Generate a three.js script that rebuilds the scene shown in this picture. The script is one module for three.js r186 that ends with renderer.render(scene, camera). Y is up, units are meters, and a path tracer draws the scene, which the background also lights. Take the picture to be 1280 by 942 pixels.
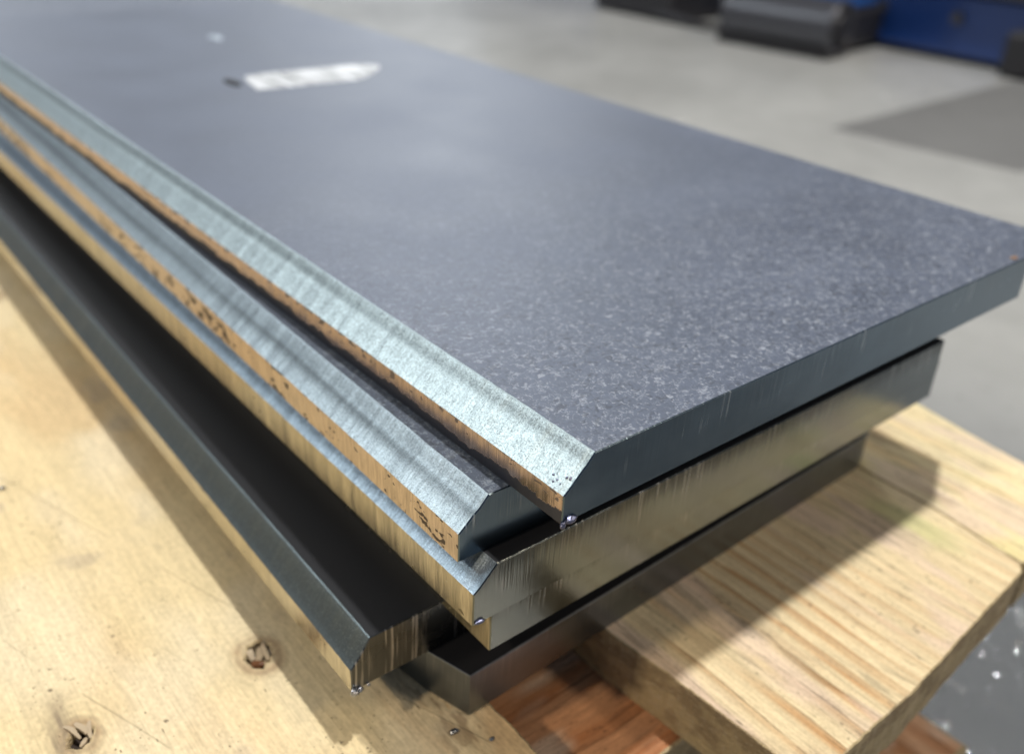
import * as THREE from 'three';
import { RoundedBoxGeometry } from 'three/addons/geometries/RoundedBoxGeometry.js';
import { mergeGeometries } from 'three/addons/utils/BufferGeometryUtils.js';
import { RectAreaLightUniformsLib } from 'three/addons/lights/RectAreaLightUniformsLib.js';
RectAreaLightUniformsLib.init();

// ---------------------------------------------------------------- camera, light, exposure
const scene = new THREE.Scene();
const W0 = 1280, H0 = 942;
const camera = new THREE.PerspectiveCamera(43.67, W0 / H0, 0.01, 60);
{
  const m = new THREE.Matrix4().set(
    0.7752854, 0.28226265, -0.56503128, -0.1240647,
    0.04199159, 0.86957366, 0.49201459, 0.11306113,
    0.63021366, -0.40517829, 0.66231511, 0.11629441,
    0, 0, 0, 1);
  m.decompose(camera.position, camera.quaternion, camera.scale);
  camera.focus = 0.214;
  camera.userData.fStop = 9;
}
scene.add(camera);
scene.background = new THREE.Color().setRGB(0.165, 0.185, 0.22);      // the dim, even light of the workshop hall
const renderer = new THREE.WebGLRenderer({ antialias: true });
renderer.setSize(1024, 753);
renderer.toneMapping = THREE.LinearToneMapping;
renderer.toneMappingExposure = 1.07;
renderer.shadowMap.enabled = true;

const LAMPS = [   // position, size, radiance, colour, label
  [[1.02, 4.0, -0.06], [0.16, 0.16], 2150, [1.0, 0.97, 0.92], 'small square high bay lamp almost straight above the steel plates'],
  [[-3.7, 3.6, -0.15], [0.32, 0.32], 420, [1.0, 0.80, 0.56], 'square ceiling lamp at the left of the pallet'],
  [[-3.5, 3.9, -4.1], [2.4, 1.2], 6.5, [0.92, 1.0, 1.0], 'wide added light panel far to the left behind the plates'],  // unseen panel, added to brighten the bevels
  [[2.6, 4.0, 3.4], [0.8, 0.8], 50, [1.0, 0.82, 0.60], 'square ceiling lamp behind the viewer at the right'],
  [[4.5, 3.9, -6.5], [2.4, 1.2], 26, [0.93, 0.97, 1.0], 'wide added light panel above the blue machine'],  // unseen panel, added to light the far floor
  [[0.4, 3.9, -9.0], [2.4, 1.2], 26, [0.93, 0.97, 1.0], 'wide added light panel far behind the plates'],  // unseen panel, added for fill and reflections
];

// ---------------------------------------------------------------- helpers
function rng(seed) { let s = seed >>> 0; return () => { s = (s + 0x6D2B79F5) >>> 0; let t = s; t = Math.imul(t ^ (t >>> 15), t | 1); t ^= t + Math.imul(t ^ (t >>> 7), t | 61); return ((t ^ (t >>> 14)) >>> 0) / 4294967296; }; }
const clamp = (x, a = 0, b = 1) => x < a ? a : x > b ? b : x;
const sst = (a, b, x) => { const t = clamp((x - a) / (b - a)); return t * t * (3 - 2 * t); };
const lerp = (a, b, t) => a + (b - a) * t;
const mixc = (a, b, t) => [lerp(a[0], b[0], t), lerp(a[1], b[1], t), lerp(a[2], b[2], t)];
const hash = (x, y, s) => { let h = Math.imul(x, 374761393) + Math.imul(y, 668265263) + Math.imul(s, 2147483647 ^ 0x5bd1e995) | 0; h = Math.imul(h ^ (h >>> 13), 1274126177); h ^= h >>> 16; return (h >>> 0) / 4294967296; };
const mod = (a, n) => ((a % n) + n) % n;
// periodic value noise: px, py whole numbers of cells over the tile
function vn(u, v, px, py, s) {
  const x = u * px, y = v * py, ix = Math.floor(x), iy = Math.floor(y);
  let fx = x - ix, fy = y - iy; fx = fx * fx * (3 - 2 * fx); fy = fy * fy * (3 - 2 * fy);
  const x0 = mod(ix, px), x1 = mod(ix + 1, px), y0 = mod(iy, py), y1 = mod(iy + 1, py);
  return lerp(lerp(hash(x0, y0, s), hash(x1, y0, s), fx), lerp(hash(x0, y1, s), hash(x1, y1, s), fx), fy);
}
function fbm(u, v, px, py, s, o = 4) { let a = 0.5, t = 0, n = 0; for (let i = 0; i < o; i++) { t += a * vn(u, v, px, py, s + i * 17); n += a; a *= 0.5; px *= 2; py *= 2; } return t / n; }
function worley(u, v, p, q, s) {        // F2 - F1 and F1, in cells
  const x = u * p, y = v * q, ix = Math.floor(x), iy = Math.floor(y); let a = 9, b = 9;
  for (let j = -1; j <= 1; j++) for (let i = -1; i <= 1; i++) {
    const cx = mod(ix + i, p), cy = mod(iy + j, q), dx = ix + i + hash(cx, cy, s) - x, dy = iy + j + hash(cx, cy, s + 7) - y, d = dx * dx + dy * dy;
    if (d < a) { b = a; a = d; } else if (d < b) b = d;
  }
  return [Math.sqrt(b) - Math.sqrt(a), Math.sqrt(a)];
}
const toS = (c) => { c = clamp(c); return 255 * (c <= 0.0031308 ? 12.92 * c : 1.055 * Math.pow(c, 1 / 2.4) - 0.055); };
// fn(u, v) -> { c: linear rgb, h: height 0..1, r: roughness }
function textures(w, h, fn, { height = true, rough = false } = {}) {
  const col = new Uint8Array(w * h * 4), hei = height && new Uint8Array(w * h * 4), rou = rough && new Uint8Array(w * h * 4);
  for (let j = 0; j < h; j++) for (let i = 0; i < w; i++) {
    const o = fn((i + 0.5) / w, (j + 0.5) / h), k = (j * w + i) * 4;
    col[k] = toS(o.c[0]); col[k + 1] = toS(o.c[1]); col[k + 2] = toS(o.c[2]); col[k + 3] = 255;
    if (hei) { hei[k] = hei[k + 1] = hei[k + 2] = 255 * clamp(o.h); hei[k + 3] = 255; }
    if (rou) { rou[k] = rou[k + 1] = rou[k + 2] = 255 * clamp(o.r); rou[k + 3] = 255; }
  }
  const mk = (d, srgb) => { const t = new THREE.DataTexture(d, w, h, THREE.RGBAFormat); t.wrapS = t.wrapT = THREE.RepeatWrapping; t.magFilter = THREE.LinearFilter; t.minFilter = THREE.LinearMipmapLinearFilter; t.generateMipmaps = true; if (srgb) t.colorSpace = THREE.SRGBColorSpace; t.needsUpdate = true; return t; };
  return { map: mk(col, true), bump: hei && mk(hei), rough: rou && mk(rou) };
}
const used = new Map();
function numbered(n) { const k = used.get(n) ?? 0; used.set(n, k + 1); return k ? n + '_' + String(k).padStart(3, '0') : n; }
function thing(name, label, category, group) { const g = new THREE.Group(); g.name = numbered(name); g.userData = { label, category }; if (group) g.userData.group = group; scene.add(g); return g; }
function part(name, geo, mat, parent, label) { const m = new THREE.Mesh(geo, mat); m.name = name; m.castShadow = m.receiveShadow = true; if (label) m.userData.label = label; parent.add(m); return m; }
const std = (o) => new THREE.MeshStandardMaterial(o);
const rgb = (r, g, b) => new THREE.Color().setRGB(r, g, b);

// ---------------------------------------------------------------- floor
const FLOOR = -0.239;
{
  const T = textures(1024, 1024, (u, v) => {
    const a = fbm(u, v, 5, 5, 11, 5), b = fbm(u, v, 40, 40, 12, 4), sp = vn(u, v, 420, 420, 13);
    let k = 0.345 * (0.8 + 0.35 * a + 0.12 * b); if (sp > 0.93) k *= 0.75;
    return { c: [k * 0.97, k * 0.995, k * 0.985], h: 0.5 * b + 0.5 * vn(u, v, 300, 300, 15), r: 0.12 + 0.16 * a + 0.06 * b };
  }, { rough: true });
  for (const t of [T.map, T.bump, T.rough]) t.repeat.set(1 / 1.3, 1 / 1.3);
  const xs = []; for (let x = -20; x < -1; x += 1) xs.push(x); for (let x = -1; x < 1.6; x += 0.02) xs.push(x); for (let x = 1.6; x <= 20.1; x += 1.15) xs.push(x);
  const geo = new THREE.PlaneGeometry(40, 40, xs.length - 1, xs.length - 1); geo.rotateX(-Math.PI / 2);
  { const q = geo.attributes.position, n = xs.length, col = []; for (let j = 0; j < n; j++) for (let i = 0; i < n; i++) { q.setXYZ(j * n + i, xs[i], 0, xs[j]);
      // floor colour darker round the pallet, with an uneven edge
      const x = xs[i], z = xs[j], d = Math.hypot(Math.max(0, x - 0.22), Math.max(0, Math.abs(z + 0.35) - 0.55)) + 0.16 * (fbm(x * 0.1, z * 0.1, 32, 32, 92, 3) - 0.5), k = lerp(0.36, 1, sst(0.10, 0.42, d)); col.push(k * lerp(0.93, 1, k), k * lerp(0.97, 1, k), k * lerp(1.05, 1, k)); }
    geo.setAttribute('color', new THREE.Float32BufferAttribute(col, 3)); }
  const p = geo.attributes.position, uv = geo.attributes.uv; for (let i = 0; i < p.count; i++) uv.setXY(i, p.getX(i), p.getZ(i));
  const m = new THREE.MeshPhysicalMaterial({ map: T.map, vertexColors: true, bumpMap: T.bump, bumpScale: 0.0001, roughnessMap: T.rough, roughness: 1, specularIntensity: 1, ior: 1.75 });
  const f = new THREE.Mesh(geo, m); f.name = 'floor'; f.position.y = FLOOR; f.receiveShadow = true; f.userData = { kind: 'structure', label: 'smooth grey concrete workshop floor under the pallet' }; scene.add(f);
  // a dark rectangle laid on the floor as a painted shadow
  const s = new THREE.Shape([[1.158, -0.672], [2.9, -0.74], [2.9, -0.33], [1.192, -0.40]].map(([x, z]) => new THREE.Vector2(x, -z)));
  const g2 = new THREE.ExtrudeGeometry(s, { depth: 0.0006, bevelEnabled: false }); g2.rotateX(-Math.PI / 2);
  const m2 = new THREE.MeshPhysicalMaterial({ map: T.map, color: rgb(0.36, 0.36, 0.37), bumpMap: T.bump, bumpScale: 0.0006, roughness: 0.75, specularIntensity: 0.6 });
  const f2 = new THREE.Mesh(g2, m2); f2.name = 'shadow_patch'; f2.position.y = FLOOR + 0.0002; f2.receiveShadow = true; f2.userData = { kind: 'structure', label: 'dark grey rectangle laid on the floor as a painted shadow' }; scene.add(f2);
}

// ---------------------------------------------------------------- steel textures
const SCALE_P = 0.3;
const scaleTex = textures(2048, 2048, (u, v) => {
  const wu = u + 0.0046 * (vn(u, v, 230, 460, 21) - 0.5) + 0.003 * (vn(u, v, 520, 1040, 23) - 0.5), wv = v + 0.0023 * (vn(u, v, 230, 460, 22) - 0.5) + 0.0015 * (vn(u, v, 520, 1040, 24) - 0.5);
  const n1 = fbm(wu, wv, 96, 420, 41, 2), n2 = fbm(wu, wv, 140, 580, 43, 2), n3 = fbm(wu, wv, 230, 760, 47, 2);
  const big = fbm(u, v, 9, 18, 31, 4), mid = vn(u, v, 75, 150, 32), fine = vn(u, v, 620, 1240, 33), fine2 = vn(u, v, 1000, 2000, 36);
  const on = 0.78 * vn(u, v, 240, 480, 35) + 0.22 * mid + 0.15 * (big - 0.5);
  let vein = (1 - sst(0.006, 0.034, Math.abs(n1 - 0.5))) * sst(0.16, 0.52, on);
  vein = Math.max(vein, 0.85 * (1 - sst(0.008, 0.05, Math.abs(n2 - 0.47))) * sst(0.30, 0.58, 0.5 * vn(u, v, 140, 280, 34) + 0.5 * on));
  vein = Math.max(vein, 0.25 * sst(0.68, 0.8, n3) * sst(0.4, 0.6, vn(u, v, 110, 220, 39)));
  const zz = Math.min(1 - v, v + 0.6) * 2, front = 0.15 + 0.85 * (1 - sst(0.02, 0.72, zz + 0.2 * (big - 0.5)));    // veins fade away from the front end, painting in its sheen and focus
  vein *= (0.7 + 0.45 * fine) * front;
  const pit = sst(0.64, 0.82, vn(u, v, 300, 760, 37)) * sst(0.36, 0.56, vn(u, v, 60, 120, 38));
  const k = 0.9 + 0.35 * (big - 0.5) + (0.2 + 0.8 * front) * (0.3 * (fine - 0.5) + 0.3 * (fine2 - 0.5) + 0.25 * (n2 - 0.5));
  let c = [0.060 * k, 0.074 * k, 0.110 * k];
  c = mixc(c, [0.225, 0.25, 0.295], clamp(vein * 1.0));
  c = mixc(c, [0.016, 0.018, 0.024], pit * 0.5 * front);
  return { c, h: 0.4 + 0.5 * vein - 0.4 * pit * front + 0.15 * fine * front, r: 0.46 + 0.12 * big + 0.1 * vein };
}, { rough: true });
for (const t of [scaleTex.map, scaleTex.bump, scaleTex.rough]) t.repeat.set(1 / SCALE_P, 0.5 / SCALE_P);
const millScale = new THREE.MeshPhysicalMaterial({ map: scaleTex.map, bumpMap: scaleTex.bump, bumpScale: 0.00014, roughnessMap: scaleTex.rough, roughness: 1, metalness: 0.0, ior: 1.7, specularIntensity: 1, specularColor: rgb(0.8, 0.87, 1.0) });
const darkScale = new THREE.MeshPhysicalMaterial({ color: rgb(0.011, 0.012, 0.015), bumpMap: scaleTex.bump, bumpScale: 0.00004, roughness: 0.6, ior: 1.45, specularIntensity: 0.6 });
const greyScale = new THREE.MeshPhysicalMaterial({ map: scaleTex.map, color: rgb(0.75, 0.8, 0.8), bumpMap: scaleTex.bump, bumpScale: 0.00004, roughness: 0.6, ior: 1.5 });

// ground bevels: u along the edge (0.24 m a tile), v across (one tile)
function bevelMat(seed, { base, lines, band, bandV, bandW, spots = 0, rough = 0.36, grain = 0.3, bump = 0.00003 }) {
  const T = textures(2048, 192, (u, v) => {
    const wob = 0.12 * (fbm(u, 0.5, 3, 1, seed, 2) - 0.5);
    const ln = fbm(u + 0.0016 * v, v, 900, 4, seed + 1, 2), ln2 = vn(u - 0.002 * v, v, 420, 3, seed + 5), gr = 0.5 * vn(u, v, 1600, 90, seed + 2) + 0.5 * vn(u, v, 800, 60, seed + 12), wide = fbm(u, v, 14, 2, seed + 3, 3);
    const vv = clamp(v + wob), d = Math.abs(vv - bandV) / bandW, b = Math.exp(-d * d);
    let k = 1 + 0.9 * lines * (ln - 0.5) + 0.25 * lines * (ln2 - 0.5) + grain * (gr - 0.5) + 0.05 * (wide - 0.5);
    k *= 1 - band * b * (0.85 + 0.25 * fbm(u, 0.5, 6, 1, seed + 6, 2));
    if (spots) k += spots * sst(0.62, 0.9, vn(u, v, 700, 36, seed + 4)) * (0.3 + fbm(u, v, 30, 4, seed + 8, 2));
    return { c: base.map((x) => x * k), h: 0.5 + 0.35 * (ln - 0.5) + 0.6 * (gr - 0.5) + 0.12 * (ln2 - 0.5), r: 0 };
  });
  return std({ map: T.map, bumpMap: T.bump, bumpScale: bump, roughness: rough, metalness: 1 });
}
const bevelBright = bevelMat(101, { base: [0.43, 0.50, 0.525], lines: 0.5, band: 0.34, bandV: 0.62, bandW: 0.12, grain: 1.3, rough: 0.42, bump: 0.00005 });
const bevelSatin = bevelMat(131, { base: [0.40, 0.465, 0.51], lines: 0.6, band: 0.62, bandV: 0.46, bandW: 0.15, grain: 1.0, rough: 0.42, bump: 0.00005 });
const bevelBlue = bevelMat(161, { base: [0.27, 0.33, 0.39], lines: 0.7, band: 0.4, bandV: 0.4, bandW: 0.2, spots: 0.5, rough: 0.4, grain: 0.6, bump: 0.00006 });
const bevelDark = bevelMat(191, { base: [0.125, 0.15, 0.16], lines: 0.25, band: -0.5, bandV: 0.95, bandW: 0.25, spots: 0.4, rough: 0.42, grain: 0.4, bump: 0.00004 });

// square lands under the bevels: u along (0.24 m), v down (one tile)
function landMat(seed, { base, patch, amount, top = 0, low = 0, rough = 0.22 }) {
  const T = textures(2048, 160, (u, v) => {
    const ln = fbm(u + 0.001 * v, v, 820, 2, seed, 2), ln2 = vn(u, v, 1024, 3, seed + 1), w = fbm(u, v, 60, 3, seed + 2, 4), w2 = fbm(u, v, 110, 7, seed + 3, 3);
    const zone = fbm(u, 0.5, 9, 1, seed + 9, 2);
    let k = 1 + 0.55 * (ln - 0.5) + 0.35 * (ln2 - 0.5) + 0.10 * (vn(u, v, 40, 2, seed + 11) - 0.5);
    let m = sst(1 - amount, 1 - amount + 0.035, w * 0.55 + w2 * 0.45 + 0.22 * (zone - 0.5));
    m = Math.max(m, top * sst(0.62, 0.66, w2 + 0.6 * (v - 0.9)));
    if (low) { const e = low + 0.34 * (fbm(u, 0.5, 26, 1, seed + 7, 3) - 0.5) + 0.10 * (ln - 0.5) + 0.12 * (vn(u, 0.5, 120, 1, seed + 8) - 0.5); m = Math.max(m, 1 - sst(e, e + 0.05, v)); }  // dark lower part paints in the reflection of the plate below
    const c = mixc(base.map((x) => x * k), patch, m);
    return { c, h: 0.5 + 0.5 * (ln - 0.5) - 0.3 * m, r: rough + 0.35 * m + 0.06 * ln };
  }, { rough: true });
  return std({ map: T.map, bumpMap: T.bump, bumpScale: 0.00003, roughnessMap: T.rough, roughness: 1, metalness: 1 });
}
const landA = landMat(211, { base: [0.50, 0.385, 0.32], patch: [0.085, 0.09, 0.11], amount: 0.12, top: 0.7, low: 0.34 });
const landB = landMat(231, { base: [0.52, 0.425, 0.34], patch: [0.13, 0.105, 0.09], amount: 0.41 });
const landC = landMat(251, { base: [0.52, 0.47, 0.36], patch: [0.20, 0.17, 0.11], amount: 0.24 });
const landD = landMat(271, { base: [0.56, 0.51, 0.40], patch: [0.2, 0.17, 0.12], amount: 0.25 });

// flame-cut ends: u across (0.12 m), v from bottom (0) to top (1)
function endMat(seed, { base, streak, rough = 0.24, marks = 0.5, full = false, top = 0 }) {
  const T = textures(2048, 192, (u, v) => {
    const sl = u + 0.004 * (1 - v) * (1 - v), ln = fbm(sl, 0.5, 230, 1, seed, 2), ln2 = vn(sl, v, 700, 2, seed + 1), cl = fbm(u, v, 14, 1, seed + 2, 3), br = fbm(u, v, 10, 3, seed + 3, 4);
    const reach = full ? 1.2 : 0.25 + 0.35 * vn(sl, 0.5, 150, 1, seed + 4), near = sst(1 - reach - 0.2, 1 - reach + 0.12, v);
    const s = sst(0.55, 0.8, ln * 0.7 + ln2 * 0.3) * near * sst(0.40, 0.6, cl) * marks;
    const k = (0.9 + 0.3 * (br - 0.5) + 0.12 * (ln2 - 0.5)) * (1 - top * sst(0.55, 0.95, v + 0.25 * (ln - 0.5) + 0.2 * (cl - 0.5)));
    return { c: mixc(base.map((x) => x * k), streak, s), h: 0.5 + 0.5 * (ln - 0.5) * near + 0.08 * (ln2 - 0.5), r: rough + 0.1 * (br - 0.5) + 0.12 * s };
  }, { rough: true });
  return std({ map: T.map, bumpMap: T.bump, bumpScale: 0.00006, roughnessMap: T.rough, roughness: 1, metalness: 1 });
}
const endA = endMat(311, { base: [0.125, 0.175, 0.225], streak: [0.5, 0.55, 0.6], marks: 0.5 });
const endC = endMat(331, { base: [0.155, 0.18, 0.19], streak: [0.32, 0.34, 0.36], marks: 0.6, rough: 0.19, top: 0.55 });
const endD = endMat(351, { base: [0.155, 0.165, 0.17], streak: [0.58, 0.57, 0.56], marks: 1, full: true, rough: 0.28 });
const sideSteel = std({ color: rgb(0.22, 0.24, 0.27), roughness: 0.38, metalness: 1 });
const brightSteel = std({ color: rgb(0.34, 0.35, 0.38), roughness: 0.34, metalness: 1 });
const blueSteel = std({ color: rgb(0.15, 0.16, 0.24), roughness: 0.36, metalness: 1 });

// ---------------------------------------------------------------- plates
// profile runs top-right -> top-left -> down the bevel -> down the land -> bottom-left -> bottom-right; the long edge runs along -z
function strip(rows, zs, disp, uvf) {            // rows: [[x, y]...] ; returns geometry
  const pos = [], uv = [], idx = [], n = rows.length;
  for (let i = 0; i < zs.length; i++) for (let j = 0; j < n; j++) {
    const [x, y] = rows[j], [dx, dy] = disp(x, y, zs[i]);
    pos.push(x + dx, y + dy, zs[i]); uv.push(...uvf(x, y, zs[i], j / (n - 1)));
  }
  for (let i = 0; i + 1 < zs.length; i++) for (let j = 0; j + 1 < n; j++) { const a = i * n + j, b = a + 1, c = a + n, d = c + 1; idx.push(a, b, c, b, d, c); }
  const g = new THREE.BufferGeometry();
  g.setAttribute('position', new THREE.Float32BufferAttribute(pos, 3)); g.setAttribute('uv', new THREE.Float32BufferAttribute(uv, 2)); g.setIndex(idx); g.computeVertexNormals();
  return g;
}
function noise1(z, s) { const i = Math.floor(z), f = z - i, t = f * f * (3 - 2 * f); return lerp(hash(i, 3, s), hash(i + 1, 3, s), t) - 0.5; }
function plate(name, label, o) {
  const { W, t, bevel, len = 1.5, seed, mats, at, turn = 0, burr = 0.00012, skew = 0 } = o;
  const sheared = (g) => { const q = g.attributes.position; for (let i = 0; i < q.count; i++) q.setZ(i, q.getZ(i) - skew * q.getX(i)); return g; };
  const root = thing(name, label, 'steel plate'); root.position.set(...at); root.rotation.y = turn;
  const bx = bevel[bevel.length - 1][0], by = bevel[bevel.length - 1][1];
  const bv = [];                                   // subdivide the bevel polyline
  for (let i = 0; i + 1 < bevel.length; i++) for (let k = 0; k < 3; k++) bv.push([lerp(bevel[i][0], bevel[i + 1][0], k / 3), lerp(bevel[i][1], bevel[i + 1][1], k / 3)]);
  bv.push([bx, by]);
  const land = []; for (let k = 0; k <= 5; k++) land.push([bx, lerp(by, -t, k / 5)]);
  const top = [[W, 0], [0.12, 0], [0.05, 0], [0.006, 0], [0.0006, 0], [0, 0]];
  const bot = [[bx, -t], [bx + 0.001, -t], [0.02, -t], [W, -t]];
  const ch = 0.00028, zs = [-ch]; for (let z = 0.0008; z < 0.3; z += 0.0008 + z * 0.004) zs.push(-z); for (let z = 0.31; z < len; z += 0.03) zs.push(-z); zs.push(-len);
  const disp = (x, y, z) => {
    if (o.corner && x > W - 1e-6) return [-o.corner[0] * clamp(1 + z / o.corner[1]), 0];  // corner cut out of view, shaped to trim the shadow the plate casts
    const dx = Math.max(0, x - 0.0004), w = Math.exp(-dx / 0.0012) * (y > -t + 1e-6 ? 1 : 0.6);
    if (w < 0.01) return [0, 0];
    const q = (noise1(z * 900, seed) + noise1(z * 330, seed + 1) + 1.6 * noise1(z * 90, seed + 2)) * burr;
    const mid = -bx > 1e-5 ? Math.sin(clamp((x - bx) / -bx) * Math.PI) : 0;
    const g = mid * 0.00016 * (0.8 * noise1(z * 5, seed + 3) - 0.4);
    const yy = y > -1e-6 ? 0 : 1;
    return [-0.7 * (q + g) * w, 0.6 * (q * yy + g) * w];
  };
  const U = 1 / 0.24;
  part('plate_body', mergeGeometries([
    strip(top, zs, disp, (x, y, z) => [x + 0.037 * (seed - 1), z]),
    strip(bot, zs, disp, (x, y, z) => [x, z]),
    strip([[W, -t], [W, 0]], zs, disp, (x, y, z) => [y, z]),
    (() => { const s = new THREE.ShapeGeometry(new THREE.Shape([[W, 0], ...bv.slice().map((p) => p), ...land.slice(1), [W, -t]].map(([x, y]) => new THREE.Vector2(x, y)))); s.translate(0, 0, -len); return s; })(),
  ].map(sheared)), mats.body, root);
  part(o.bevelName ?? 'bevelled_edge', sheared(strip(bv, zs, disp, (x, y, z, k) => [z * U + 0.37 * seed, 1 - k])), mats.bevel, root, o.bevelLabel);
  part('edge_land', sheared(strip(land, zs, disp, (x, y, z, k) => [z * U + 0.19 * seed, 1 - k])), mats.land, root, o.landLabel);
  // the end: a small chamfer all round, then the flat cut
  const ring = [[W, 0], [0.05, 0], [0.006, 0], ...bv, ...land.slice(1), [0.02, -t], [W, -t]];
  const R = ring.map(([x, y]) => { const [a, b] = disp(x, y, -ch); return [x + a, y + b]; });
  const inner = R.map((p, i) => {
    const a = R[(i + R.length - 1) % R.length], b = R[(i + 1) % R.length], n1 = [-(p[1] - a[1]), p[0] - a[0]], n2 = [-(b[1] - p[1]), b[0] - p[0]];
    const l1 = Math.hypot(...n1) || 1, l2 = Math.hypot(...n2) || 1; let nx = n1[0] / l1 + n2[0] / l2, ny = n1[1] / l1 + n2[1] / l2; const l = Math.hypot(nx, ny) || 1, c = Math.max(0.5, l / 2);
    return [p[0] + nx / l * ch / c, p[1] + ny / l * ch / c];
  });
  const pos = [], uv = [], idx = [], put = (x, y, z) => { pos.push(x, y, z); uv.push(x / 0.12 + 0.41 * seed, 1 + y / t); return pos.length / 3 - 1; };
  const capV = inner.map(([x, y]) => put(x, y, 0));
  for (const f of THREE.ShapeUtils.triangulateShape(inner.map((p) => new THREE.Vector2(...p)), [])) idx.push(capV[f[0]], capV[f[1]], capV[f[2]]);
  for (let i = 0; i < R.length; i++) { const j = (i + 1) % R.length, a = put(...R[i], -ch), b = put(...R[j], -ch), c = put(...inner[i], 0), d = put(...inner[j], 0); idx.push(a, b, c, b, d, c); }
  const g = new THREE.BufferGeometry(); g.setAttribute('position', new THREE.Float32BufferAttribute(pos, 3)); g.setAttribute('uv', new THREE.Float32BufferAttribute(uv, 2)); g.setIndex(idx);
  const gg = sheared(g.toNonIndexed()); gg.computeVertexNormals();
  part('cut_end', gg, mats.end, root, o.endLabel);
  return root;
}
const mm = (a) => a.map(([x, y]) => [x / 1000, y / 1000]);
const lump = (r, seed, sx = 1, sy = 1, sz = 1, d = 3) => { const g = new THREE.IcosahedronGeometry(r, d), p = g.attributes.position; for (let i = 0; i < p.count; i++) { const x = p.getX(i) / r, y = p.getY(i) / r, z = p.getZ(i) / r, k = 0.88 + 0.22 * Math.sin(2.6 * x + seed) * Math.sin(2.3 * y + 1.3 * seed) * Math.cos(2.8 * z - seed) + 0.04 * Math.sin(7 * x + 6 * y + 7 * z + seed); p.setXYZ(i, p.getX(i) * k * sx, p.getY(i) * k * sy, p.getZ(i) * k * sz); } g.computeVertexNormals(); return g; };

const plateA = plate('steel_plate', 'uppermost grey steel plate with bright sloping edge and a shiny ground stripe on its face', {
  W: 0.2291, t: 0.0159, seed: 1, corner: [0.026, 0.0125], at: [0, 0, 0], bevel: mm([[0, 0], [-0.35, -0.22], [-2.5, -2.6], [-3.9, -3.75], [-6.4, -6.3], [-8.5, -8.3]]),
  mats: { body: millScale, bevel: bevelBright, land: landA, end: endA },
  bevelLabel: 'bright ground slope', landLabel: 'coppery square edge under the slope', endLabel: 'dark blue-grey cut end',
});
{
  const bead = lump(0.0011, 1.7, 1.9, 0.8, 0.8); bead.translate(-0.0062, -0.0152, 0.0004);
  const b2 = lump(0.0008, 4.1, 1, 1.2, 1); b2.translate(-0.0084, -0.0160, 0.0002);
  part('slag_bead', mergeGeometries([bead, b2]), blueSteel, plateA, 'bluish melted bead at the lower corner');
  const pits = []; const r = rng(9); for (let i = 0; i < 7; i++) { const k = 0.6 + 0.38 * r(), g = lump(0.00018 + 0.00016 * r(), i, 1.2, 1, 1, 1); g.translate(-8.5e-3 * k + 0.0002, -8.3e-3 * k + 0.0002, -0.0006 - 0.006 * r()); pits.push(g); }
  part('spatter', mergeGeometries(pits), blueSteel, plateA);
  { const g = lump(0.0016, 5.5, 1.3, 0.25, 0.8); g.translate(0.1950, 0.0001, -0.0022); part('rust_spot', g, std({ color: rgb(0.16, 0.10, 0.07), roughness: 0.8 }), plateA, 'small rusty nick near the far front corner'); }
  // stripe ground bright through the scale: a thin raised-edge pad of bare metal
  const T = textures(512, 128, (u, v) => { const ln = fbm(u, v, 90, 2, 71, 2), w = fbm(u, v, 9, 3, 72, 3), k = 0.43 + 0.8 * (ln - 0.5) + 0.15 * (w - 0.5); return { c: [k * 0.95, k, k * 1.06], h: ln, r: 0 }; });
  T.map.repeat.set(1 / 0.09, 1 / 0.04); T.bump.repeat.set(1 / 0.09, 1 / 0.04);
  const pts = [[84.5, -337], [88, -352], [92.5, -369], [104, -371], [135, -369.5], [158, -368.5], [167, -366], [172, -361], [166, -352], [158, -345], [150, -338], [142, -334], [115, -335.5]];
  const s = new THREE.Shape(jag(pts, 1.2, 0.5, 63).map(([x, z]) => new THREE.Vector2(x / 1000, -z / 1000)));
  const g = new THREE.ExtrudeGeometry(s, { depth: 0.00015, bevelEnabled: false }); g.rotateX(-Math.PI / 2); g.translate(0, 0.00002, 0);
  part('ground_stripe', g, std({ map: T.map, bumpMap: T.bump, bumpScale: 0.00002, roughness: 0.6, metalness: 0.3 }), plateA, 'bright ground stripe across the plate');
  const hole = new THREE.CylinderGeometry(0.0042, 0.0042, 0.0006, 20); hole.scale(0.7, 1, 2.1); hole.translate(0.0812, 0.0002, -0.358);
  part('punch_mark', hole, std({ color: rgb(0.006, 0.007, 0.01), roughness: 0.9 }), plateA, 'black mark at the end of the ground stripe');
  const dot = lump(0.0045, 2.2, 1.0, 0.25, 1.5); dot.translate(0.124, 0.0005, -0.4755);
  part('bright_spot', dot, std({ color: rgb(0.36, 0.42, 0.48), roughness: 0.4, metalness: 0.6 }), plateA, 'small bright dimple behind the ground stripe');
}
plate('steel_plate', 'second plate from the top, silvery slope over a copper edge speckled dark', {
  W: 0.205, t: 0.016, seed: 2, at: [-0.0143, -0.0162, -0.0184], turn: -0.019, bevel: mm([[0, 0], [-0.35, -0.22], [-2.8, -2.85], [-4.5, -4.1], [-6.4, -5.95], [-8.4, -7.8]]),
  mats: { body: greyScale, bevel: bevelSatin, land: landB, end: endA }, landLabel: 'copper coloured edge speckled with dark patches',
});
const plateC = plate('steel_plate', 'third plate from the top, rough bluish slope over a golden edge', {
  W: 0.2005, t: 0.016, seed: 3, at: [-0.0155, -0.0323, -0.013], turn: -0.005, bevel: mm([[0, 0], [-1.6, -1.5], [-3.4, -3.3], [-5.0, -4.9], [-6.7, -6.2]]),
  mats: { body: darkScale, bevel: bevelBlue, land: landC, end: endC }, landLabel: 'golden square edge',
});
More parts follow.
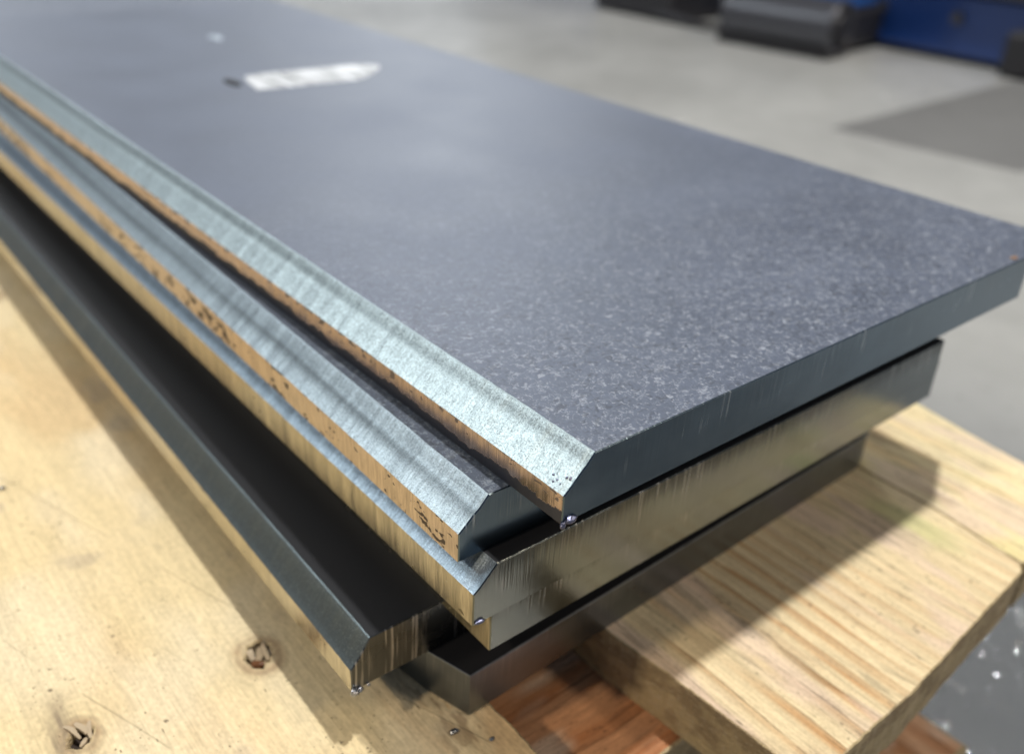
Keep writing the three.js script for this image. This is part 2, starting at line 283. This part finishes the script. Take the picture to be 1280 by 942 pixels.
{
  const b = lump(0.0009, 3.3, 1.8, 0.7, 0.8); b.translate(-0.0012 - 0.0035, -0.0152, 0.0002);
  part('slag_bead', b, blueSteel, plateC, 'bluish melted bead at the lower corner');
}
plate('steel_plate', 'fourth plate down, right under the golden edged plate, its upper edge slightly rounded', {
  W: 0.2155, t: 0.0158, seed: 4, skew: 0.0224, at: [-0.0136, -0.0484, -0.0165], turn: -0.012, bevel: mm([[0, 0], [-0.2, -0.3]]), bevelName: 'rounded_edge',
  mats: { body: darkScale, bevel: landC, land: landC, end: endC },
});
const plateD = plate('steel_plate', 'dark plate jutting out left below the stack with a dull blue sloping edge', {
  W: 0.19, t: 0.0158, seed: 5, at: [-0.0352, -0.0643, -0.0385], turn: -0.014, bevel: mm([[0, 0], [-0.45, -0.3], [-1.7, -2.1], [-3.4, -4.6], [-5.0, -6.8], [-6.2, -8.2]]),
  mats: { body: darkScale, bevel: bevelDark, land: landD, end: endD }, endLabel: 'end scored by cutting streaks',
});
{
  const gs = [[-0.0058, -0.0155, 0.0009, 0.0013, 5], [-0.0040, -0.0157, 0.0006, 0.0009, 6], [-0.0062, -0.0148, 0.0008, 0.0007, 7], [-0.0015, -0.0156, 0.0004, 0.0006, 8]].map(([x, y, z, r, s]) => { const g = lump(r, s); g.translate(x, y, z); return g; });
  part('slag_bead', mergeGeometries(gs), brightSteel, plateD, 'shiny melted beads at the lower corner');
}
{
  const s = new THREE.Shape(), p = [[-13.6, -24.5], [-17.8, -39], [-21, -60], [-15, -1400], [186, -1400], [191, -42]];
  s.moveTo(p[0][0] / 1000, -p[0][1] / 1000);
  for (const [x, z] of p.slice(1)) s.lineTo(x / 1000, -z / 1000);
  s.quadraticCurveTo(0.1925, 0.0296, 0.1790, 0.0292); s.closePath();
  const g = new THREE.ExtrudeGeometry(s, { depth: 0.0146, bevelEnabled: true, bevelThickness: 0.0003, bevelSize: 0.0003, bevelSegments: 2, bevelOffset: -0.0003, curveSegments: 12 });
  g.rotateX(-Math.PI / 2); g.translate(0, -0.0950, 0);
  const uv = g.attributes.uv, ps = g.attributes.position, nn = g.attributes.normal;
  for (let i = 0; i < ps.count; i++) if (Math.abs(nn.getY(i)) < 0.5) uv.setXY(i, (ps.getX(i) + ps.getZ(i)) / 0.12, (ps.getY(i) + 0.095) / 0.015);
  const m = new THREE.Mesh(g, [darkScale, endMat(371, { base: [0.22, 0.25, 0.29], streak: [0.4, 0.42, 0.45], marks: 0.3, rough: 0.3 })]);
  m.name = numbered('steel_plate'); m.castShadow = m.receiveShadow = true; scene.add(m);
  m.userData = { label: 'lowest dark plate lying flat on the pallet boards, square edged with one rounded end', category: 'steel plate' };
}

// ---------------------------------------------------------------- pallet
const pale = (() => textures(2048, 2048, (u, v) => {                       // 0.3 m tile
  const a = 0.42, cu = u * Math.cos(a) + v * Math.sin(a);
  const w = fbm(u, v, 4, 2, 401, 4), blot = fbm(u, v, 7, 3, 402, 4), fib = fbm(u, v, 220, 9, 403, 3), fine = vn(u, v, 700, 40, 404), gr = fbm(u + 0.05 * (w - 0.5), v, 26, 2, 405, 3);
  let c = mixc([0.55, 0.45, 0.265], [0.50, 0.37, 0.20], 0.8 * sst(0.5, 0.78, blot));
  c = mixc(c, [0.60, 0.52, 0.365], sst(0.45, 0.8, fbm(u, v, 12, 7, 408, 3)) * 0.7);
  let k = 1.0 + 0.16 * (fib - 0.5) + 0.2 * (fine - 0.5) + 0.22 * (vn(u, v, 420, 260, 431) - 0.5) + 0.16 * (gr - 0.5) + 0.1 * (vn(u, v, 900, 900, 409) - 0.5);
  // saw marks: thin dark lines slanting over the board, broken and uneven
  const su = u * 0.94 - v * 0.34, sv = u * 0.34 + v * 0.94, ln = su * 13 + 0.16 * fbm(u, v, 3, 3, 410, 3), id = Math.floor(ln), fr = Math.abs(ln - id - 0.5);
  const line = (1 - sst(0.004, 0.014, fr)) * (0.35 + 0.65 * hash(id, 1, 411)) * sst(0.42, 0.58, vn(u, v, 17, 17, 412));
  k *= 1 - 0.26 * line;
  const sp = vn(u, v, 380, 380, 406), speck = sst(0.90, 0.95, sp) * sst(0.46, 0.58, vn(u, v, 30, 30, 413)); c = mixc(c, [0.13, 0.10, 0.06], speck * 0.85);
  const xm = (u > 0.5 ? u - 1 : u) * 300, zm = (v > 0.5 ? v - 1 : v) * 300;   // mm
  const edge = sst(-34, -12, xm + 10 * (w - 0.5)) * sst(-60, -40, zm) * (1 - sst(25, 45, zm)); if (edge > 0) { c = mixc(c, [0.50, 0.33, 0.17], edge * 0.6 * sst(0.35, 0.6, fbm(u, v, 30, 9, 421, 4))); c = mixc(c, [0.55, 0.27, 0.04], edge * 0.8 * sst(0.60, 0.72, fbm(u, v, 60, 16, 422, 4))); c = mixc(c, [0.20, 0.13, 0.07], edge * 0.7 * sst(0.64, 0.74, fbm(u, v, 90, 30, 423, 3))); k *= 1 + 0.35 * edge * (fbm(u, v, 180, 40, 424, 3) - 0.5); }
  for (const [kx, kz, kr] of [[-49.3, -79.2, 5.6], [-99.3, -80.6, 4.2]]) { const dx = xm - kx, dz = (zm - kz) * 0.8, rr = Math.hypot(dx, dz); if (rr < 16) { const rg = Math.exp(-(((rr - kr) / 1.8) ** 2)) * (0.4 + 1.1 * fbm(u, v, 60, 60, 428, 3) - 0.2); c = mixc(c, [0.26, 0.17, 0.09], clamp(0.75 * rg)); k *= 1 - 0.22 * Math.exp(-((rr / 9) ** 2)) * (0.5 + 0.5 * Math.sin(rr * 3.2 + 3 * w)); } }
  const sm = Math.exp(-(((xm + 102 + 0.15 * (zm + 90)) / 3.2) ** 2)) * sst(-104, -88, zm) * (1 - sst(-79, -76, zm)); c = mixc(c, [0.22, 0.17, 0.11], clamp(sm * (0.4 + 1.2 * (fbm(u, v, 200, 30, 425, 3) - 0.3))));
  const stain = sst(0.70, 0.80, fbm(u, v, 16, 12, 414, 4)); c = mixc(c, [0.36, 0.30, 0.22], stain * 0.5);
  return { c: c.map((x) => x * k), h: 0.5 + 0.4 * (fib - 0.5) + 0.2 * (fine - 0.5) - 0.5 * line - 0.4 * speck };
}))();
function striped(seed, { a, b, green, f, strong, left, h = 2048 }) {
  return textures(1024, h, (u, v) => {                                 // 0.2 x 0.4 m tile
    const w = fbm(u, v, 5, 2, seed, 4), w2 = fbm(u, v, 9, 4, seed + 1, 3), fib = fbm(u, v, 160, 12, seed + 2, 3), fine = vn(u, v, 500, 60, seed + 3);
    const ring = u * f + 1.7 * (w - 0.5) + 0.6 * (w2 - 0.5) + 0.4 * (fib - 0.5), fr = ring - Math.floor(ring), late = sst(0.35, 0.85, fr) * (1 - sst(0.9, 1, fr));
    const on = strong * sst(0.34, 0.62, fbm(u, v, 4, 3, seed + 4, 3)) * (left ? lerp(1, 0.35, sst(0.4, 0.66, u + 0.2 * (w2 - 0.5))) : 1);
    let c = mixc(a, b, late * on * (0.55 + 0.7 * (fib - 0.2)));
    c = mixc(c, green, 0.7 * sst(0.55, 0.75, fbm(u, v, 6, 5, seed + 5, 4)));
    c = mixc(c, [0.58, 0.46, 0.36], 0.75 * sst(0.52, 0.72, fbm(u, v, 14, 8, seed + 7, 4)));
    c = mixc(c, [0.33, 0.22, 0.14], 0.45 * sst(0.62, 0.8, fbm(u, v, 20, 9, seed + 8, 4)));
    const crack = (1 - sst(0.004, 0.02, Math.abs(fr - 0.93))) * sst(0.55, 0.66, vn(u, v, 12, 5, seed + 9));
    const tear = sst(0.60, 0.74, fbm(u, v, 70, 22, seed + 10, 3)) * sst(0.42, 0.6, vn(u, v, 11, 7, seed + 11)), pore = sst(0.86, 0.95, vn(u, v, 330, 200, seed + 12)) * sst(0.4, 0.6, vn(u, v, 25, 25, seed + 13));
    let k = 1.03 + 0.36 * (fib - 0.5) + 0.28 * (fine - 0.5) + 0.24 * (vn(u, v, 450, 700, seed + 6) - 0.5);
    k *= (1 - 0.55 * crack) * (1 - 0.28 * tear) * (1 - 0.5 * pore);
    return { c: c.map((x) => x * k), h: 0.5 + 0.6 * (fib - 0.5) + 0.3 * (fine - 0.5) - 0.25 * late * on - 0.5 * crack - 0.35 * tear - 0.3 * pore };
  });
}
const strA = striped(431, { a: [0.59, 0.49, 0.31], b: [0.35, 0.165, 0.045], green: [0.42, 0.42, 0.20], f: 26, strong: 1.0, left: true });
const strB = striped(451, { a: [0.64, 0.54, 0.33], b: [0.54, 0.36, 0.15], green: [0.52, 0.52, 0.24], f: 15, strong: 0.5 });
const redT = striped(471, { a: [0.46, 0.235, 0.12], b: [0.30, 0.10, 0.025], green: [0.42, 0.22, 0.12], f: 15, strong: 1.0, h: 1024 });
const rep = (T, x, y) => { T.map.repeat.set(1 / x, 1 / y); T.bump.repeat.set(1 / x, 1 / y); return T; };
rep(pale, 0.3, 0.3); rep(strA, 0.2, 0.4); rep(strB, 0.2, 0.4); rep(redT, 0.2, 0.4);
const woodMat = (T, bump, tint = [1, 1, 1]) => std({ map: T.map, bumpMap: T.bump, bumpScale: bump, roughness: 0.78, color: rgb(...tint) });
const sideT = rep(textures(1024, 512, (u, v) => {
  const a = fbm(u, v, 14, 10, 491, 5), b = fbm(u, v, 60, 90, 492, 4), f = fbm(u, v, 40, 220, 494, 3), g = vn(u, v, 500, 400, 495), w = fbm(u, v, 9, 4, 493, 3);
  const c = mixc(mixc([0.45, 0.355, 0.20], [0.33, 0.25, 0.14], sst(0.42, 0.62, a)), [0.52, 0.43, 0.29], sst(0.55, 0.75, b) * 0.6), k = 1 + 0.5 * (f - 0.5) + 0.35 * (g - 0.5) + 0.3 * (w - 0.5);
  return { c: c.map((x) => x * k), h: 0.5 + 0.6 * (f - 0.5) + 0.3 * (g - 0.5) + 0.3 * (b - 0.5) };
}), 0.1, 0.05);
const sideMat = woodMat(sideT, 0.0009);
const pallet = thing('wooden_pallet', 'pale wooden pallet carrying the fanned stack of steel plates', 'pallet');
function jag(pts, step, amp, seed) {      // resample a closed outline and roughen it
  const out = []; let k = 0;
  for (let i = 0; i < pts.length; i++) {
    const a = pts[i], b = pts[(i + 1) % pts.length], L = Math.hypot(b[0] - a[0], b[1] - a[1]), n = Math.max(1, Math.min(160, Math.round(L / step))), nx = -(b[1] - a[1]) / L, ny = (b[0] - a[0]) / L;
    for (let j = 0; j < n; j++) { const t = j / n, d = j ? amp * (2 * noise1(k * 0.13, seed) + 1.2 * noise1(k * 0.5, seed + 1) + 0.8 * noise1(k * 1.0, seed + 2)) : 0; out.push([lerp(a[0], b[0], t) + nx * d, lerp(a[1], b[1], t) + ny * d]); k++; }
  }
  return out;
}
function board(name, outline, top, th, mat, o = {}) {             // outline in mm (x, z), top in m
  const s = new THREE.Shape(jag(outline, o.step ?? 3, o.amp ?? 0.35, o.seed ?? 1).map(([x, z]) => new THREE.Vector2(x / 1000, -z / 1000)));
  for (const h of o.holes ?? []) s.holes.push(new THREE.Path(h.map(([x, z]) => new THREE.Vector2(x / 1000, -z / 1000))));
  const b = o.bevel ?? 0.0008;
  const g = new THREE.ExtrudeGeometry(s, { depth: th - 2 * b, bevelEnabled: true, bevelThickness: b, bevelSize: b, bevelSegments: 3, bevelOffset: -b });
  g.rotateX(-Math.PI / 2); g.translate(0, top - th + b, 0);
  const ps = g.attributes.position, nn = g.attributes.normal, uv = g.attributes.uv;
  for (let i = 0; i < ps.count; i++) {
    const x = ps.getX(i), y = ps.getY(i), z = ps.getZ(i);
    if (Math.abs(nn.getY(i)) > 0.5) o.cross ? uv.setXY(i, z, x) : uv.setXY(i, x, z); else uv.setXY(i, x + z, y * 1.0);
  }
  return part(name, g, [mat, o.side ?? sideMat], pallet, o.label);
}
const ragged = (cx, cz, rx, rz, n, seed, tilt = 0) => { const r = rng(seed), out = []; for (let i = 0; i < n; i++) { const a = i / n * Math.PI * 2, k = 0.75 + 0.45 * r(), x = rx * k * Math.cos(a), z = rz * k * Math.sin(a); out.push([cx + x * Math.cos(tilt) - z * Math.sin(tilt), cz + x * Math.sin(tilt) + z * Math.cos(tilt)]); } return out; };
const knotMat = std({ color: rgb(0.025, 0.014, 0.008), roughness: 0.7 }), chipMat = std({ color: rgb(0.50, 0.39, 0.25), roughness: 0.75, bumpMap: sideT.bump, bumpScale: 0.0004 }), greyChip = std({ color: rgb(0.36, 0.29, 0.20), roughness: 0.8 });
const WOOD = -0.0955;
const left = board('deck_board', [[-6, 90], [-6, -3], [-6, -24], [-5.5, -900], [-300, -900], [-300, 90]], WOOD, 0.02, woodMat(pale, 0.00035), { seed: 5, amp: 0.5, step: 2.5, holes: [ragged(-49.3, -79.2, 3.9, 5.0, 19, 3, 0.4), ragged(-99.3, -80.6, 2.9, 3.5, 17, 8, 0.6)], label: 'broad pale board with two broken knots' });
function splinter(len, w, th, seed) {                       // a curved tapering sliver lying along x
  const g = new THREE.BoxGeometry(len, th, w, 10, 2, 3), p = g.attributes.position;
  for (let i = 0; i < p.count; i++) { const t = p.getX(i) / len + 0.5, k = Math.pow(Math.sin(clamp(0.12 + 0.8 * t) * Math.PI), 0.7); p.setXYZ(i, p.getX(i), p.getY(i) * k + 0.25 * len * (0.25 - (t - 0.5) ** 2) + 0.12 * w * Math.sin(5 * t + seed), p.getZ(i) * k + 0.22 * w * Math.sin(4 * t + seed)); }
  g.computeVertexNormals(); return g;
}
function knot(cx, cz, r, chips, plug) {
  const c = new THREE.CylinderGeometry(r * 1.5, r * 1.3, 0.004, 18, 1); c.translate(cx, WOOD - plug, cz);
  part('knot', c, knotMat, left, 'broken knot');
  for (const [x, z, len, w, turn, y, m] of chips) { const g = splinter(len, w, w * 0.7, x * 900); g.rotateY(turn); g.translate(cx + x, WOOD + y, cz + z); part('splinter', g, m ? greyChip : chipMat, left); }
}
knot(-0.0493, -0.0792, 0.0040, [[0.0006, -0.0010, 0.0068, 0.0022, 0.9, -0.0014], [0.0024, -0.0006, 0.0085, 0.0015, 1.25, -0.0004], [-0.0018, -0.0020, 0.0042, 0.0022, 1.9, -0.0010, 1], [0.0016, 0.0022, 0.0040, 0.0017, 0.3, -0.0018], [0.0034, 0.0010, 0.0040, 0.0014, 1.5, -0.0010, 1]], 0.0065);
knot(-0.0993, -0.0806, 0.0030, [[0.0012, -0.0028, 0.0058, 0.0016, 1.7, -0.0002, 1], [0.0030, -0.0012, 0.0062, 0.0013, 1.3, -0.0004, 1], [-0.0012, -0.0032, 0.0072, 0.0012, 2.0, -0.0003, 1], [0.0006, 0.0012, 0.0034, 0.0012, 0.6, -0.0012, 1]], 0.0048);
{ const g = lump(0.0019, 2.9, 1.2, 0.7, 1); g.translate(-0.0505, WOOD - 0.0016, -0.0775); part('resin_drop', g, std({ color: rgb(0.12, 0.05, 0.02), roughness: 0.08 }), left); }
board('deck_board', [[39.5, -60], [40.0, -20], [42.5, 6], [45, 47], [60, 46.4], [95.7, 46], [174.5, 40.4], [178, 38], [182.6, 1], [183.5, -60], [183.5, -900], [36, -900]], WOOD, 0.02, woodMat(strA, 0.0005), { seed: 15, amp: 0.22, step: 1.2, bevel: 0.0005, label: 'board striped with orange grain, its end weathered' });
board('deck_board', [[183.75, -60], [182.85, 1], [178.3, 38], [180, 40], [236, 37], [241.5, 9], [245, -18], [249, -41], [256, -90], [258, -900], [183.75, -900]], WOOD, 0.02, woodMat(strB, 0.0004), { seed: 25, amp: 0.25, step: 1.6, bevel: 0.0005, label: 'pale board with greenish tint at the outer side' });
board('stringer_board', [[-290, -95], [250, -95], [250, 7], [-290, 7]], WOOD - 0.0202, 0.022, woodMat(redT, 0.0005), { seed: 35, cross: true, label: 'reddish brown cross board under the deck boards' });
board('stringer_board', [[-290, -560], [250, -560], [250, -440], [-290, -440]], WOOD - 0.0202, 0.022, woodMat(redT, 0.0005), { seed: 36, cross: true });
for (const [x0, x1, z0, z1] of [[-290, -170, -92, 2], [-60, -8, -92, 2], [115, 205, -92, 2], [115, 205, -560, -440], [-60, 40, -560, -440]])
  board('pallet_block', [[x0, z0], [x1, z0], [x1, z1], [x0, z1]], WOOD - 0.0426, 0.078, woodMat(redT, 0.0006), { seed: x0 + 400 });
for (const [x0, x1] of [[-290, -170], [-60, -8], [112, 213.6]])
  board('skid_board', [[x0, -900], [x1, -900], [x1, 36.5], [x0, 36.5]], FLOOR + 0.022, 0.022, woodMat(redT, 0.0006, [1.3, 1.5, 1.7]), { seed: x1 + 500, bevel: 0.002 });

// dark grains of scale lying about on the boards
for (const [x, z, r, lab] of [[-20.2, -22.5, 0.0011, 'dark steel crumb on the board in front of the lowest plate'], [-23.5, -9, 0.0008, 'tiny dark crumb near the bottom edge of the picture'], [-13.4, -14.6, 0.0007, 'tiny dark crumb on the board below the corner of the lowest plate'], [-86.6, -206, 0.0010, 'dark crumb at the left border of the pale board']]) {
  const m = new THREE.Mesh(lump(r, x, 1.3, 0.7, 0.9, 2), sideSteel); m.name = numbered('steel_crumb'); m.position.set(x / 1000, WOOD + r * 0.5, z / 1000); m.castShadow = true; m.userData = { label: lab, category: 'crumb' }; scene.add(m);
}

// ---------------------------------------------------------------- machine in the background
{
  const blue = new THREE.MeshPhysicalMaterial({ color: rgb(0.004, 0.028, 0.14), roughness: 0.32, clearcoat: 0.5, clearcoatRoughness: 0.2 }), black = std({ color: rgb(0.012, 0.012, 0.016), roughness: 0.5 }), grey = std({ color: rgb(0.075, 0.077, 0.09), roughness: 0.35, metalness: 0.6 });
  const box = (x0, x1, y0, y1, z0, z1, r = 0.008) => { const g = new RoundedBoxGeometry(x1 - x0, y1 - y0, z1 - z0, 3, r); g.translate((x0 + x1) / 2, FLOOR + (y0 + y1) / 2, (z0 + z1) / 2); return g; };
  const t = thing('blue_machine', 'blue painted machine base standing on the floor behind the plates', 'machine');
  part('lower_frame', box(1.86, 3.3, 0.012, 0.13, -2.6, -0.25), blue, t);
  part('ledge', box(1.84, 3.3, 0.132, 0.165, -2.6, -0.25), grey, t);
  part('upper_housing', box(1.98, 3.3, 0.167, 1.2, -2.6, -0.25), black, t);
  for (const [x0, x1, z0, z1] of [[1.655, 1.89, -1.72, -1.46], [1.80, 1.98, -0.74, -0.62]]) part('machine_foot', box(x0, x1, 0.002, 0.085, z0, z1, 0.012), black, t);
  for (let i = 0; i < 6; i++) { const g = new THREE.CylinderGeometry(0.012, 0.012, 0.012, 12); g.rotateZ(Math.PI / 2); g.translate(1.856, FLOOR + 0.085, -1.55 + 0.17 * i); part('bolt', g, grey, t); }
  for (const [dz, dy] of [[0, 0.0], [0.05, 0.02]]) { const cv = new THREE.CatmullRomCurve3([[1.84, 0.12 + dy, -1.75 + dz], [1.72, 0.05, -1.66 + dz], [1.66, 0.012, -1.45 + dz], [1.74, 0.012, -1.28 + dz], [1.84, 0.04, -1.22 + dz]].map(([x, y, z]) => new THREE.Vector3(x, FLOOR + y, z))); part('hose', new THREE.TubeGeometry(cv, 40, 0.009, 8), black, t); }
  const mo = thing('roller_housing', 'dark round roller housing lying in front of the blue machine', 'roller');
  const c = new THREE.CylinderGeometry(0.052, 0.052, 0.25, 40); c.rotateX(Math.PI / 2); part('roller', c, grey, mo);
  for (const z of [-0.118, 0.127]) { const e = new THREE.TorusGeometry(0.047, 0.007, 10, 40); e.translate(0, 0, z); part('end_ring', e, grey, mo); }
  const e = new THREE.CylinderGeometry(0.03, 0.034, 0.012, 30); e.rotateX(Math.PI / 2); e.translate(0, 0, 0.13); part('end_cap', e, black, mo);
  const bb = new RoundedBoxGeometry(0.34, 0.075, 0.25, 3, 0.01); bb.translate(0.21, -0.012, -0.005); part('housing_block', bb, black, mo);
  const bc = new RoundedBoxGeometry(0.30, 0.012, 0.22, 2, 0.004); bc.translate(0.22, 0.033, -0.005); part('highlight_plate', bc, new THREE.MeshPhysicalMaterial({ color: rgb(0.012, 0.06, 0.22), roughness: 0.3, clearcoat: 0.5 }), mo);  // blue plate added to stand for a highlight on top of the block
  const fb = new RoundedBoxGeometry(0.09, 0.02, 0.26, 2, 0.005); fb.translate(0.0, -0.048, 0); part('housing_foot', fb, black, mo);
  mo.position.set(1.64, FLOOR + 0.0585, -1.13); mo.rotation.y = 0.12;
}
// bright chips added to make the floor glint
{
  const n = 2600, r = rng(77), g = new THREE.IcosahedronGeometry(0.0006, 0); g.scale(1, 0.35, 0.7);
  const im = new THREE.InstancedMesh(g, std({ color: rgb(0.6, 0.62, 0.65), roughness: 0.16, metalness: 1 }), n), m = new THREE.Matrix4(), q = new THREE.Quaternion(), e = new THREE.Euler();
  for (let i = 0; i < n; i++) { const x = 0.20 + 0.17 * r(), z = -0.06 + 0.14 * r(), s = 0.4 + 0.6 * r() ** 2; e.set((r() - 0.5) * 0.8, r() * 6.28, (r() - 0.5) * 0.8); q.setFromEuler(e); m.compose(new THREE.Vector3(x, FLOOR + 0.0006, z), q, new THREE.Vector3(s, s, s)); im.setMatrixAt(i, m); }
  im.name = 'glint_chips'; im.userData = { kind: 'stuff', label: 'tiny bright chips added over the floor to make glints', category: 'glint_chips' }; scene.add(im);
}

// ---------------------------------------------------------------- lamps of the hall and added light panels
for (const [p, [w, h], L, col, label] of LAMPS) {
  const t = thing('ceiling_lamp', label, 'lamp', undefined);
  const hs = new THREE.BoxGeometry(w + 0.06, 0.08, h + 0.06); hs.translate(0, 0.05, 0); part('lamp_housing', hs, std({ color: rgb(0.3, 0.3, 0.3), roughness: 0.6 }), t);
  const gl = new THREE.BoxGeometry(w, 0.008, h); gl.translate(0, 0.0055, 0); part('lamp_diffuser', gl, std({ color: rgb(0.8, 0.8, 0.8), emissive: rgb(...col), emissiveIntensity: Math.min(L, 8) }), t);
  t.position.set(...p);
  const l = new THREE.RectAreaLight(rgb(...col), L, w, h); l.position.set(p[0], p[1] - 0.004, p[2]); l.name = 'lamp_light';
  l.lookAt(p[0], p[1] - 1, p[2]); scene.add(l);
}
renderer.render(scene, camera);
